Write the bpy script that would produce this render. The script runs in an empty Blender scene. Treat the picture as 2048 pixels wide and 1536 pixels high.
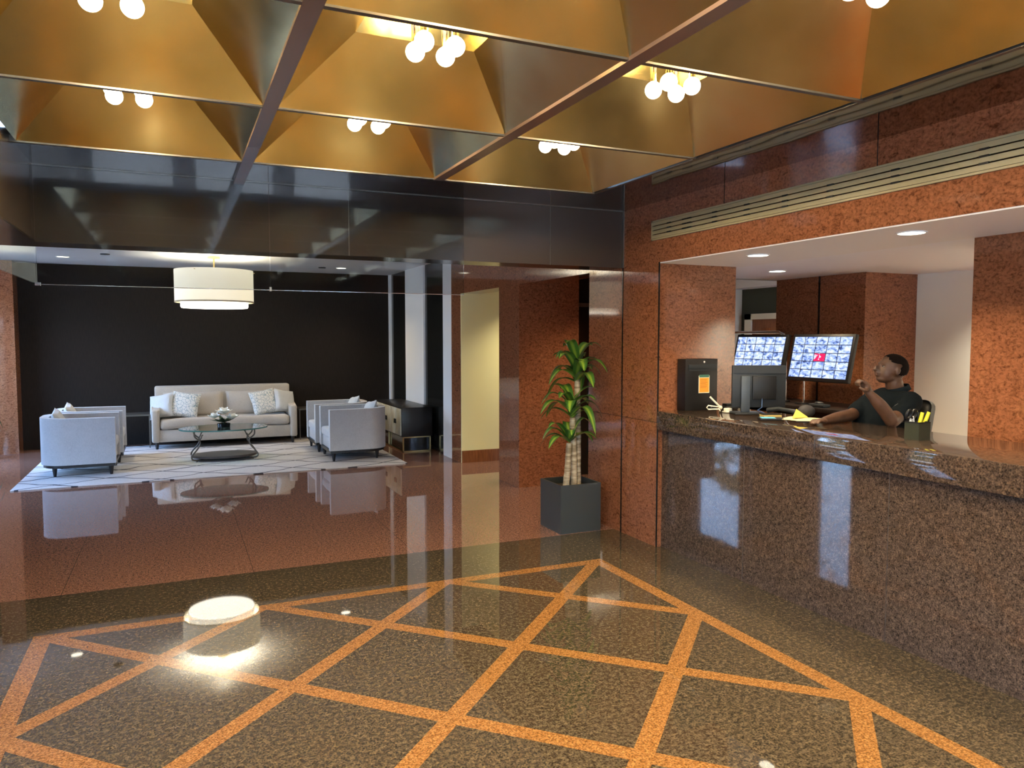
import bpy, bmesh, math, random
from mathutils import Vector, Matrix, noise
random.seed(7)
PI = math.pi
S = bpy.context.scene
COL = S.collection

# ------------------------------------------------------------------ camera
F, YAW, PITCH, CAMH = 1506.0, math.radians(24.1), math.radians(3.46), 1.75
fw = Vector((math.sin(YAW)*math.cos(PITCH), math.cos(YAW)*math.cos(PITCH), -math.sin(PITCH)))
rt = Vector((math.cos(YAW), -math.sin(YAW), 0)); up = rt.cross(fw)
cd = bpy.data.cameras.new('camera'); cam = bpy.data.objects.new('camera', cd); COL.objects.link(cam)
cd.sensor_width = 36; cd.lens = 36*F/2048; cd.clip_start = .05; cd.clip_end = 200
cam.matrix_world = Matrix(((rt.x, up.x, -fw.x, 0), (rt.y, up.y, -fw.y, 0), (rt.z, up.z, -fw.z, CAMH), (0, 0, 0, 1)))
S.camera = cam
S.view_settings.view_transform = 'Standard'; S.view_settings.look = 'None'
S.view_settings.gamma = 1; S.view_settings.use_curve_mapping = False
S.view_settings.exposure = 1.14
try:
    S.cycles.use_denoising = True; S.cycles.denoiser = 'OPENIMAGEDENOISE'
    S.cycles.max_bounces = 10; S.cycles.diffuse_bounces = 4; S.cycles.glossy_bounces = 6; S.cycles.transparent_max_bounces = 12
    S.cycles.sample_clamp_indirect = 6; S.cycles.caustics_refractive = False; S.cycles.blur_glossy = .3
    S.cycles.use_light_tree = True
except Exception: pass

# ------------------------------------------------------------------ node helpers
class N:
    def __init__(s, tree): s.t = tree; s.n = tree.nodes; s.l = tree.links
    def new(s, typ, **kw):
        n = s.n.new(typ)
        for k, v in kw.items(): setattr(n, k, v)
        return n
    def put(s, sock, v):
        if isinstance(v, bpy.types.NodeSocket): s.l.new(v, sock)
        elif v is not None:
            try: sock.default_value = v
            except Exception: sock.default_value = (*v, 1)
    def m(s, op, a, b=None, c=None):
        n = s.new('ShaderNodeMath', operation=op); s.put(n.inputs[0], a)
        if b is not None: s.put(n.inputs[1], b)
        if c is not None: s.put(n.inputs[2], c)
        return n.outputs[0]
    def mix(s, f, a, b):
        n = s.new('ShaderNodeMix', data_type='RGBA'); s.put(n.inputs[0], f)
        s.put(n.inputs[6], a if not isinstance(a, tuple) else (*a[:3], 1)); s.put(n.inputs[7], b if not isinstance(b, tuple) else (*b[:3], 1)); return n.outputs[2]
    def noise(s, scale, detail=2, rough=.5, vec=None, dist=0):
        n = s.new('ShaderNodeTexNoise'); n.inputs['Scale'].default_value = scale; n.inputs['Detail'].default_value = detail
        n.inputs['Roughness'].default_value = rough; n.inputs['Distortion'].default_value = dist
        if vec is not None: s.l.new(vec, n.inputs['Vector'])
        return n.outputs[0]
    def ramp(s, f, *stops):
        n = s.new('ShaderNodeValToRGB'); s.l.new(f, n.inputs[0]); e = n.color_ramp.elements
        while len(e) < len(stops): e.new(.5)
        for i, (p, c) in enumerate(stops): e[i].position = p; e[i].color = (*c, 1) if len(c) == 3 else c
        return n.outputs[0]
    def coord(s, kind='Object'): return s.new('ShaderNodeTexCoord').outputs[kind]
    def mapping(s, vec, scale=(1, 1, 1), rot=(0, 0, 0)):
        n = s.new('ShaderNodeMapping'); s.l.new(vec, n.inputs[0]); n.inputs['Scale'].default_value = scale; n.inputs['Rotation'].default_value = rot; return n.outputs[0]
    def bump(s, h, strength=.2, dist=.01):
        n = s.new('ShaderNodeBump'); n.inputs['Strength'].default_value = strength; n.inputs['Distance'].default_value = dist; s.l.new(h, n.inputs['Height']); return n.outputs[0]

def mat(name, col=(.5, .5, .5), rough=.5, metal=0, fn=None, ior=1.5, emit=None, es=0, sheen=0, coat=0, trans=0, alpha=1):
    M_ = bpy.data.materials.new(name); M_.use_nodes = True
    n = N(M_.node_tree); p = M_.node_tree.nodes['Principled BSDF']
    p.inputs['Base Color'].default_value = (*col, 1); p.inputs['Roughness'].default_value = rough; p.inputs['Metallic'].default_value = metal
    p.inputs['IOR'].default_value = ior; p.inputs['Coat Weight'].default_value = coat; p.inputs['Transmission Weight'].default_value = trans
    p.inputs['Sheen Weight'].default_value = sheen
    if emit: p.inputs['Emission Color'].default_value = (*emit, 1); p.inputs['Emission Strength'].default_value = es
    if fn:
        r = fn(n)
        for k, v in r.items(): n.put(p.inputs[k], v)
    return M_

# ------------------------------------------------------------------ world (daylight outside the windows: sky, trees, pavement)
W = bpy.data.worlds.new('sky'); S.world = W; W.use_nodes = True; wn = N(W.node_tree)
bg = W.node_tree.nodes['Background']
v = wn.coord('Generated'); sp = wn.new('ShaderNodeSeparateXYZ'); wn.l.new(v, sp.inputs[0]); zz = sp.outputs[2]
sky = wn.ramp(zz, (0.0, (.50, .70, 1.0)), (.5, (.26, .47, .95)))
nz = wn.noise(13, 8, .75, v)
trees = wn.m('LESS_THAN', wn.m('ADD', zz, wn.m('MULTIPLY', wn.m('SUBTRACT', nz, .5), 1.7)), .13)
c1 = wn.mix(trees, sky, (.05, .06, .045))
c2 = wn.mix(wn.m('LESS_THAN', zz, -.05), c1, (.22, .25, .30))
wn.l.new(c2, bg.inputs[0]); bg.inputs[1].default_value = 14

WARM = (1.0, .78, .50)
def light(name, typ, loc, energy, color=WARM, **kw):
    d = bpy.data.lights.new(name, typ); d.energy = energy; d.color = color
    rot = kw.pop('rot', None)
    for k, v_ in kw.items(): setattr(d, k, v_)
    o = bpy.data.objects.new(name, d); COL.objects.link(o); o.location = loc
    if rot: o.rotation_euler = rot
    return o

# ------------------------------------------------------------------ geometry helpers
class B:
    def __init__(s): s.b = bmesh.new(); s.uv = s.b.loops.layers.uv.new('UVMap')
    def _bev(s, vs, r, seg=2):
        if r > 0:
            es = {e for v_ in vs for e in v_.link_edges}
            bmesh.ops.bevel(s.b, geom=list(es), offset=r, segments=seg, profile=.5, affect='EDGES')
    def box(s, x0, y0, z0, x1, y1, z1, bev=0, seg=2, M_=None):
        r = bmesh.ops.create_cube(s.b, size=1)['verts']
        for v_ in r:
            v_.co = Vector(((x0+x1)/2+v_.co.x*(x1-x0), (y0+y1)/2+v_.co.y*(y1-y0), (z0+z1)/2+v_.co.z*(z1-z0)))
            if M_: v_.co = M_ @ v_.co
        s._bev(r, bev, seg); return s
    def cyl(s, x, y, z0, z1, r0, r1=None, seg=24, cap=True, M_=None):
        r1 = r0 if r1 is None else r1
        v_ = bmesh.ops.create_cone(s.b, cap_ends=cap, segments=seg, radius1=r0, radius2=r1, depth=z1-z0)['verts']
        T = Matrix.Translation((x, y, (z0+z1)/2))
        for q in v_: q.co = (M_ @ T if M_ else T) @ q.co
        return s
    def ball(s, c, r, sub=3, sc=(1, 1, 1), M_=None):
        v_ = bmesh.ops.create_icosphere(s.b, subdivisions=sub, radius=1)['verts']
        for q in v_:
            p = Vector((q.co.x*r*sc[0], q.co.y*r*sc[1], q.co.z*r*sc[2]))
            q.co = (M_ @ p if M_ else p) + Vector(c)
        return s
    def poly(s, pts, uv=None):
        f = s.b.faces.new([s.b.verts.new(p) for p in pts])
        if uv:
            for l, u in zip(f.loops, uv): l[s.uv].uv = u
        return f
    def prism(s, pts, z0, z1, bev=0, seg=2):
        a = [s.b.verts.new((*p[:2], z0)) for p in pts]; c = [s.b.verts.new((*p[:2], z1)) for p in pts]; n = len(pts)
        s.b.faces.new(a[::-1]); s.b.faces.new(c)
        for i in range(n): s.b.faces.new((a[i], a[(i+1) % n], c[(i+1) % n], c[i]))
        if bev:
            es = [e for e in s.b.edges if e.verts[0] in a+c and e.verts[1] in a+c and abs(e.verts[0].co.z-e.verts[1].co.z) < 1e-6 and not (e.verts[0] in a and e.verts[1] in c)]
            bmesh.ops.bevel(s.b, geom=es, offset=bev, segments=seg, profile=.5, affect='EDGES')
        return s
    def lathe(s, prof, c=(0, 0, 0), seg=48, close=False):
        rings = []
        for r, z in prof:
            rings.append([s.b.verts.new((c[0]+r*math.cos(2*PI*i/seg), c[1]+r*math.sin(2*PI*i/seg), c[2]+z)) for i in range(seg)])
        R = list(zip(rings, rings[1:])) + ([(rings[-1], rings[0])] if close else [])
        for a, d in R:
            for i in range(seg): s.b.faces.new((a[i], a[(i+1) % seg], d[(i+1) % seg], d[i]))
        return s
    def tube(s, pts, r, seg=10, sx=1.0):
        pts = [Vector(p) for p in pts]; rs = r if isinstance(r, (list, tuple)) else [r]*len(pts); rings = []; side = None
        for i, p in enumerate(pts):
            t = (pts[min(i+1, len(pts)-1)]-pts[max(i-1, 0)]).normalized()
            if side is None: side = t.orthogonal().normalized()
            side = (side - t*side.dot(t)).normalized(); b2 = t.cross(side)
            rings.append([s.b.verts.new(p+side*math.cos(2*PI*k/seg)*rs[i]*sx+b2*math.sin(2*PI*k/seg)*rs[i]) for k in range(seg)])
        for a, d in zip(rings, rings[1:]):
            for k in range(seg): s.b.faces.new((a[k], a[(k+1) % seg], d[(k+1) % seg], d[k]))
        s.b.faces.new(rings[0][::-1]); s.b.faces.new(rings[-1]); return s
    def cushion(s, w, d, h, n=14, M_=None, pinch=.0, puff=1.0, seed=0):
        # soft pillow: w x d outline, thickness h, tucked seam
        top = {}; 
        for sgn in (1, -1):
            for i in range(n+1):
                for j in range(n+1):
                    u, w_ = i/n*2-1, j/n*2-1
                    e = max(0, (1-abs(u)**3)*(1-abs(w_)**3))**.42
                    k = 1 - pinch*(1-abs(u*w_))*max(abs(u), abs(w_))**3
                    x, y = u*w/2*k, w_*d/2*k
                    z = sgn*h/2*e*puff + .006*noise.noise(Vector((x*9+seed, y*9, sgn*3)))*e
                    p = Vector((x, y, z)); 
                    if M_: p = M_ @ p
                    if sgn == -1 and (i in (0, n) or j in (0, n)): top[(-1, i, j)] = top[(1, i, j)]
                    else: top[(sgn, i, j)] = s.b.verts.new(p)
        for sgn in (1, -1):
            for i in range(n):
                for j in range(n):
                    q = [top[(sgn, i, j)], top[(sgn, i+1, j)], top[(sgn, i+1, j+1)], top[(sgn, i, j+1)]]
                    f = s.b.faces.new(q if sgn == 1 else q[::-1])
                    for l, (a, c) in zip(f.loops, ((i, j), (i+1, j), (i+1, j+1), (i, j+1)) if sgn == 1 else ((i, j+1), (i+1, j+1), (i+1, j), (i, j))): l[s.uv].uv = (a/n, c/n)
        return s
    def obj(s, name, m, parent=None, smooth=True, sub=0, loc=None):
        me = bpy.data.meshes.new(name); bmesh.ops.recalc_face_normals(s.b, faces=s.b.faces[:]) if len(s.b.faces) > 1 else None
        s.b.to_mesh(me); s.b.free()
        o = bpy.data.objects.new(name, me); COL.objects.link(o); me.materials.append(m)
        if smooth:
            me.polygons.foreach_set('use_smooth', [True]*len(me.polygons))
            try: me.set_sharp_from_angle(angle=math.radians(38))
            except Exception: pass
        if parent: o.parent = parent
        if loc: o.location = loc
        if sub:
            md = o.modifiers.new('sub', 'SUBSURF'); md.levels = md.render_levels = sub
        return o

def tag(o, label=None, cat=None, group=None, kind=None):
    if label: o['label'] = label
    if cat: o['category'] = cat
    if group: o['group'] = group
    if kind: o['kind'] = kind
    return o
def thing(name, label, cat, loc=(0, 0, 0), rotz=0, group=None):
    o = bpy.data.objects.new(name, None); COL.objects.link(o); o.location = loc; o.rotation_euler = (0, 0, rotz); o.empty_display_size = .1
    return tag(o, label, cat, group)
def struct(name, b, m, smooth=False): return tag(b.obj(name, m, smooth=smooth), kind='structure')
def dup(root, loc, rotz=None, label=None):
    r = root.copy(); COL.objects.link(r); r.location = loc
    if rotz is not None: r.rotation_euler = (0, 0, rotz)
    if label: r['label'] = label
    for ch in list(root.children):
        if ch.type == 'LIGHT': continue
        c = ch.copy(); COL.objects.link(c); c.parent = r
        for g in ch.children: d = g.copy(); COL.objects.link(d); d.parent = c
    return r
def at(px, py, dep):   # a point DEP metres in front of the photograph's camera
    return Vector((0, 0, CAMH)) + (fw*F + rt*(px-1024) - up*(py-768))*(dep/F)

# ------------------------------------------------------------------ materials
def granite(c_dark, c_mid, c_lite, sc=55, rough=.035):
    def f(n):
        o = n.coord('Object'); a = n.noise(sc, 3, .65, o); b = n.noise(sc*2.3, 2, .6, o)
        base = n.ramp(a, (.34, c_dark), (.5, c_mid), (.66, c_lite))
        sp_ = n.ramp(b, (.36, (.25, .25, .25)), (.5, (1, 1, 1)), (.68, (1.7, 1.6, 1.4)))
        mx = n.new('ShaderNodeMix', data_type='RGBA', blend_type='MULTIPLY'); mx.inputs[0].default_value = .8
        n.l.new(base, mx.inputs[6]); n.l.new(sp_, mx.inputs[7])
        return {'Base Color': mx.outputs[2], 'Roughness': rough}
    return f
def figured(n):          # red-brown polished stone with wavy figure
    o = n.coord('Object'); a = n.noise(13, 5, .6, n.mapping(o, (1, 1, 1.9)), 2.2); b = n.noise(60, 2, .6, o, .5)
    base = n.ramp(a, (.30, (.105, .036, .016)), (.43, (.235, .088, .040)), (.7, (.33, .135, .062)))
    sp_ = n.ramp(b, (.36, (.60, .55, .50)), (.5, (1, 1, 1)), (.7, (1.15, 1.12, 1.1)))
    mx = n.new('ShaderNodeMix', data_type='RGBA', blend_type='MULTIPLY'); mx.inputs[0].default_value = .8
    n.l.new(base, mx.inputs[6]); n.l.new(sp_, mx.inputs[7])
    return {'Base Color': mx.outputs[2], 'Roughness': .06, 'Normal': n.bump(n.noise(1.1, 1, .4, o), .04, .05)}
M_FIG = mat('red_stone', fn=figured, ior=1.55)
M_FASC = mat('brown_fascia_stone', (.060, .046, .038), .16, ior=1.55)
M_CTR = mat('brown_granite', fn=granite((.040, .028, .022), (.072, .050, .038), (.12, .085, .062)), ior=1.55)

def floor_fn(n):
    o = n.coord('Object'); s_ = n.new('ShaderNodeSeparateXYZ'); n.l.new(o, s_.inputs[0]); x, y = s_.outputs[0], s_.outputs[1]
    def band(expr, half):      # distance to nearest diagonal line
        u = n.m('DIVIDE', expr, 1.25); d = n.m('ABSOLUTE', n.m('SUBTRACT', n.m('FRACT', n.m('ADD', u, .5)), .5))
        return n.m('LESS_THAN', n.m('MULTIPLY', d, 1.25/math.sqrt(2)), half)
    dg = n.m('MAXIMUM', band(n.m('SUBTRACT', n.m('ADD', x, y), 5.57), .047), band(n.m('ADD', n.m('SUBTRACT', x, y), 4.57), .047))
    def rect(x0, x1, y0, y1):
        a = n.m('MULTIPLY', n.m('GREATER_THAN', x, x0), n.m('LESS_THAN', x, x1))
        return n.m('MULTIPLY', a, n.m('MULTIPLY', n.m('GREATER_THAN', y, y0), n.m('LESS_THAN', y, y1)))
    outer = rect(-.80, 3.05, -3.8, 5.10); inner = rect(-.70, 2.95, -3.7, 5.0)
    orange = n.m('MAXIMUM', n.m('SUBTRACT', outer, inner), n.m('MULTIPLY', inner, dg))
    dark = rect(-1.58, 3.9, -5, 5.86)
    a = n.noise(42, 3, .7, o); b = n.noise(110, 2, .6, o); big = n.noise(1.6, 2, .5, o)
    def g(c0, c1, c2):
        base = n.ramp(a, (.36, c0), (.5, c1), (.64, c2)); q = n.ramp(b, (.36, (.35, .33, .3)), (.52, (1, 1, 1)), (.68, (1.6, 1.5, 1.35)))
        mx = n.new('ShaderNodeMix', data_type='RGBA', blend_type='MULTIPLY'); mx.inputs[0].default_value = .85
        n.l.new(base, mx.inputs[6]); n.l.new(q, mx.inputs[7]); return mx.outputs[2]
    cd_ = g((.045, .035, .023), (.084, .066, .042), (.145, .115, .072)); co = g((.23, .105, .030), (.34, .165, .050), (.42, .22, .078)); cr = g((.20, .098, .066), (.27, .140, .098), (.34, .19, .135))
    col = n.mix(dark, cr, cd_); col = n.mix(orange, col, co)
    def joint(e, per, off, w=.004):
        u = n.m('DIVIDE', n.m('SUBTRACT', e, off), per); d = n.m('ABSOLUTE', n.m('SUBTRACT', n.m('FRACT', n.m('ADD', u, .5)), .5)); return n.m('LESS_THAN', n.m('MULTIPLY', d, per), w/2)
    j = n.m('MULTIPLY', n.m('MAXIMUM', joint(x, 1.25, .5), joint(y, 1.25, 5.86)), n.m('SUBTRACT', 1, outer))
    col = n.mix(n.m('MULTIPLY', j, .6), col, (.02, .012, .01))
    return {'Base Color': col, 'Roughness': .028, 'Normal': n.bump(n.noise(1.3, 1, .4, o), .03, .04)}
M_FLOOR = mat('polished_floor', fn=floor_fn, ior=1.62)

def brass_fn(n):
    o = n.coord('Object'); st = n.noise(3, 2, .5, n.mapping(o, (30, 30, 1)))
    return {'Base Color': n.ramp(n.noise(2.5, 3, .6, o), (.3, (.72, .60, .29)), (.7, (.84, .73, .40))),
            'Roughness': n.ramp(n.noise(4, 3, .6, o), (.3, (.16,)*3), (.7, (.24,)*3)), 'Normal': n.bump(n.noise(1.8, 1, .4, o), .12, .04)}
M_BRASS = mat('brass_sheet', metal=1, fn=brass_fn)
M_MIRR = mat('bronze_mirror', (.40, .33, .29), .05, 1, fn=lambda n: {'Normal': n.bump(n.noise(2.3, 1, .4, n.coord('Object')), .10, .03)})
M_BAR = mat('brown_bar', (.25, .17, .13), .25, .3)
M_WHITE = mat('white_paint', (.84, .83, .80), .6)
M_CEILW = mat('ceiling_paint', (.84, .85, .87), .45)
M_YEL = mat('cream_yellow_paint', (.84, .76, .38), .6)
M_CREAM = mat('cream_paint', (.87, .86, .74), .6)
M_DARKW = mat('dark_brown_wall', (.018, .014, .012), .75, ior=1.3, fn=lambda n: {'Base Color': n.ramp(n.noise(140, 2, .5, n.mapping(n.coord('Object'), (1, 1, .06))), (.35, (.012, .0085, .006)), (.65, (.019, .0135, .0095)))})
M_BLACKP = mat('black_panel', (.012, .012, .010), .12)
M_GREEN = mat('dark_green_wall', (.045, .055, .035), .6)
M_WOOD = mat('brown_wood', fn=lambda n: {'Base Color': n.ramp(n.noise(6, 4, .6, n.mapping(n.coord('Object'), (8, 8, 1))), (.3, (.16, .05, .015)), (.7, (.30, .11, .035))), 'Roughness': .35})
M_DWOOD = mat('black_wood', (.012, .010, .009), .35)
M_CHROME = mat('chrome', (.8, .8, .8), .12, 1)
M_STEEL = mat('dark_steel', (.16, .145, .125), .4, .8)
M_GOLD = mat('gold_metal', (.50, .38, .18), .3, 1)
M_BLACK = mat('black_plastic', (.004, .004, .0045), .45)
M_GREY = mat('grey_plastic', (.012, .016, .020), .5)
M_BEIGE = mat('beige_metal', (.36, .31, .17), .4)
def fabric(c, s=1.0):
    def f(n):
        o = n.coord('Object'); a = n.noise(220, 2, .7, n.mapping(o, (1, 1, .25))); b = n.noise(7, 3, .6, o)
        d = tuple(x*.68 for x in c)
        return {'Base Color': n.mix(b, n.ramp(a, (.35, d), (.65, c)), c), 'Normal': n.bump(a, .15*s, .003), 'Roughness': .85}
    return f
M_FAB = mat('light_grey_fabric', fn=fabric((.56, .55, .54)), sheen=.3)
M_SOFA = mat('beige_sofa_fabric', fn=fabric((.54, .48, .40)), sheen=.2)
M_LBLUE = mat('pale_pillow_fabric', fn=fabric((.62, .64, .64)), sheen=.2)
def floral(n):
    u = n.coord('UV'); v1 = n.new('ShaderNodeTexVoronoi', feature='DISTANCE_TO_EDGE'); v1.inputs['Scale'].default_value = 9; n.l.new(u, v1.inputs[0])
    k = n.noise(24, 2, .5, u); a = n.m('LESS_THAN', n.m('ADD', v1.outputs[0], n.m('MULTIPLY', k, .25)), .17)
    return {'Base Color': n.mix(a, (.74, .73, .68), (.30, .38, .40)), 'Roughness': .85}
M_FLOR = mat('patterned_pillow_fabric', fn=floral)
def rug_fn(n):
    o = n.coord('Object'); w1 = n.noise(1.4, 2, .5, o); s_ = n.new('ShaderNodeSeparateXYZ'); n.l.new(o, s_.inputs[0]); x, y = s_.outputs[0], s_.outputs[1]
    def ln(e, per, w): 
        u = n.m('DIVIDE', e, per); d = n.m('ABSOLUTE', n.m('SUBTRACT', n.m('FRACT', u), .5)); return n.m('LESS_THAN', n.m('MULTIPLY', d, per), w)
    wob = n.m('MULTIPLY', w1, .35)
    a = ln(n.m('ADD', n.m('ADD', n.m('MULTIPLY', x, .62), y), wob), .62, .017); b = ln(n.m('ADD', n.m('SUBTRACT', n.m('MULTIPLY', x, .45), y), wob), .58, .016)
    k = n.m('MAXIMUM', a, b); base = n.ramp(n.noise(90, 3, .7, o), (.3, (.50, .48, .46)), (.7, (.66, .64, .62)))
    return {'Base Color': n.mix(k, base, (.05, .05, .06)), 'Roughness': .9, 'Normal': n.bump(n.noise(160, 2, .6, o), .3, .004)}
M_RUG = mat('trellis_rug', fn=rug_fn)
def glass_mat(name, tint, refl=.06, rough=.0):
    M_ = bpy.data.materials.new(name); M_.use_nodes = True; t = M_.node_tree; t.nodes.clear(); n = N(t)
    tr = n.new('ShaderNodeBsdfTransparent'); tr.inputs[0].default_value = (*tint, 1); gl = n.new('ShaderNodeBsdfGlossy'); gl.inputs['Roughness'].default_value = rough
    fr = n.new('ShaderNodeFresnel'); fr.inputs[0].default_value = 1.5; mx = n.new('ShaderNodeMixShader')
    n.l.new(n.m('MULTIPLY', fr.outputs[0], refl), mx.inputs[0]); n.l.new(tr.outputs[0], mx.inputs[1]); n.l.new(gl.outputs[0], mx.inputs[2])
    out = n.new('ShaderNodeOutputMaterial'); n.l.new(mx.outputs[0], out.inputs[0]); return M_
M_PANE = glass_mat('window_glass', (.93, .96, .97), .5)
M_CURT = glass_mat('clear_glass', (.82, .84, .85), .40, .03)
M_CURT2 = glass_mat('clear_glass_side', (.80, .84, .85), .15, .03)
M_TGLS = glass_mat('table_glass', (.80, .92, .88), 1.3)
M_TEDGE = mat('glass_edge', (.08, .22, .18), .1, coat=.5)

# ------------------------------------------------------------------ ROOM
H, HA, SOF, XG, YF = 2.87, 2.92, 2.375, 3.65, 5.75
BX0, BX1 = -.81, 3.65
b = B(); b.box(-6, -6, -.1, 9.5, 14.2, 0); struct('floor', b, M_FLOOR)
# right side wall of red stone, in the lengths between its openings
b = B(); b.box(XG, 5.2, 0, 4.45, 6.34, HA); struct('wall_pier_beside_counter', b, M_FIG)
b = B(); b.box(XG, 7.96, 0, 4.44, 8.55, HA); struct('wall_pier_between_passages', b, M_FIG)
b = B(); b.box(XG, 9.92, 0, 4.0, 10.3, HA); struct('wall_pier_before_alcove', b, M_FIG)
b = B(); b.box(XG, 6.34, SOF, 3.95, 7.96, HA); struct('wall_lintel_first_passage', b, M_FIG)
b = B(); b.box(XG, 8.55, SOF, 3.95, 9.92, HA); struct('wall_lintel_second_passage', b, M_FIG)
b = B(); b.box(XG, -5, SOF, 3.9, 5.2, HA); struct('wall_right', b, M_FIG)
b = B(); b.box(XG-.006, 5.735, 0, XG+.001, 5.747, SOF); b.box(XG-.004, 5.185, 0, XG+.001, 5.2, SOF)
struct('trim_1', b, M_BLACKP)
b = B(); b.box(XG-.012, 5.728, SOF, XG+.001, 5.75, H); struct('trim_2', b, M_STEEL)
b = B()
for y in (4.4, 3.1, 1.8): b.box(XG-.002, y, 2.72, XG+.001, y+.005, HA)
for z in (1.05,): b.box(XG-.0015, 5.2, z, XG+.001, 6.34, z+.003)
struct('trim_3', b, M_BLACKP)
# alcove side of the same wall: painted white and glossy black lengths
for i, (y0, y1, x, m_) in enumerate([(10.3, 10.68, 0, M_WHITE), (10.68, 11.64, .03, M_BLACKP), (11.64, 12.68, 0, M_WHITE), (12.68, 13.68, .03, M_BLACKP), (13.68, 13.8, 0, M_WHITE)]):
    b = B(); b.box(XG+x, y0, 0, 4.0, y1, HA); struct('wall_alcove_side_%d' % (i+1), b, m_)
b = B(); b.box(-3.1, 13.8, 0, 4.2, 14.0, HA+.1); struct('wall_back', b, M_DARKW)
b = B(); b.box(-2.52, 13.45, 0, -2.20, 13.8, HA); struct('wall_pier_left', b, M_FIG)
# second passage
b = B(); b.box(XG+.002, 9.9, 0, 5.6, 9.919, 2.7); struct('wall_passage_far', b, M_YEL)
b = B(); b.box(XG+.004, 9.88, 0, 5.6, 9.9, .17); struct('baseboard_passage', b, M_WOOD)
b = B(); b.box(5.6, 8.4, 0, 5.7, 10, 2.7); struct('wall_passage_end', b, M_YEL)
b = B(); b.box(3.95, 8.55, 2.6, 5.6, 9.9, 2.7); b.box(3.95, 6.34, 2.6, 5.2, 7.96, 2.7); b.box(4.44, 7.96, 2.6, 5.2, 8.55, 2.7); struct('ceiling_passages', b, M_WHITE)
b = B(); b.box(4.44, 8.45, 0, 5.2, 8.55, 2.6); struct('wall_passage_near', b, M_DARKW)
b = B(); b.box(5.2, 6.3, 0, 5.3, 8.55, 2.75); b.box(4.45, 6.3, 0, 5.2, 6.4, 2.6); struct('wall_lift_lobby', b, M_FIG)
d_ = thing('elevator_door', 'dark narrow elevator door in the passage behind the corn plant', 'door', (4.85, 8.44, 0))
B().box(-.3, -.03, 0, .3, 0, 2.15).obj('door_panel', M_BLACKP, d_); B().box(-.02, -.05, .25, 0, -.03, 1.35).obj('door_edge', M_CHROME, d_)
B().box(-.34, -.04, 0, -.3, 0, 2.2).box(.3, -.04, 0, .34, 0, 2.2).box(-.34, -.04, 2.15, .34, 0, 2.2).obj('door_frame', M_STEEL, d_)
# beam (dropped stone fascia) between lobby and alcove and its return along the left side
b = B(); b.box(BX0-.3, YF, SOF, XG, YF+.3, HA+.1); struct('wall_fascia', b, M_FASC)
b = B(); b.box(BX0-.3, -5, SOF, BX0, YF, HA+.1); struct('wall_fascia_left', b, M_FASC)
b = B()
for x in (1.22, 2.925): b.box(x, YF-.002, SOF, x+.004, YF+.001, H)
struct('trim_4', b, M_STEEL)
b = B(); b.box(BX0, YF-.012, H-.006, XG, YF, H); struct('trim_5', b, M_STEEL)
# alcove / side aisle ceiling
b = B(); b.box(-3.1, YF+.3, HA, XG+.3, 13.9, HA+.1); b.box(-3.1, -5, HA, BX0-.3, YF+.3, HA+.1); struct('ceiling_alcove', b, M_CEILW)

# mirrored ceiling strip around the coffers
CX = [-.81, .44, 1.69, 2.94]; CY = [5.03-1.22*k for k in range(8)]
b = B(); b.box(BX0, CY[0], H, XG, YF, H+.05); b.box(CX[3], -5, H, XG, CY[0], H+.05); b.box(BX0, -5, H, CX[3], CY[-1], H+.05); struct('ceiling_mirror_strip', b, M_MIRR)
b = B(); b.box(BX0-.3, -5, 3.3, XG+.3, YF+.3, 3.35); struct('ceiling_slab', b, M_DARKW)
ZC = 2.85
def coffer(x0, y1, x1, y0):
    b = B(); e = .012; ex = .03; d = .34; z0, z1 = ZC, 3.13
    o = [(x0+ex, y0+e), (x1-ex, y0+e), (x1-ex, y1-e), (x0+ex, y1-e)]; i_ = [(x0+d, y0+d), (x1-d, y0+d), (x1-d, y1-d), (x0+d, y1-d)]
    for k in range(4):
        q = (k+1) % 4
        b.poly([(*o[k], z0), (*o[q], z0), (*i_[q], z1), (*i_[k], z1)])
        b.poly([(*i_[k], z1), (*i_[q], z1), (*i_[q], z1+.05), (*i_[k], z1+.05)])
    b.poly([(*p, z1+.05) for p in i_])
    return tag(b.obj('ceiling_coffer', M_BRASS, smooth=False), kind='structure')
for i in range(3):
    for j in range(7): coffer(CX[i], CY[j], CX[i+1], CY[j+1])
b = B()
for x in CX[1:3]: b.box(x-.035, CY[-1], ZC-.012, x+.035, YF if x < 1 else CY[0], ZC+.03)
struct('ceiling_long_bars', b, M_BAR)
b = B()
for y in CY: b.box(CX[0], y-.013, ZC-.008, CX[3], y+.013, ZC+.028)
b.box(CX[3]-.012, CY[-1], ZC-.006, CX[3]+.012, CY[0], H+.01)
struct('ceiling_cross_bars', b, M_STEEL)

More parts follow.
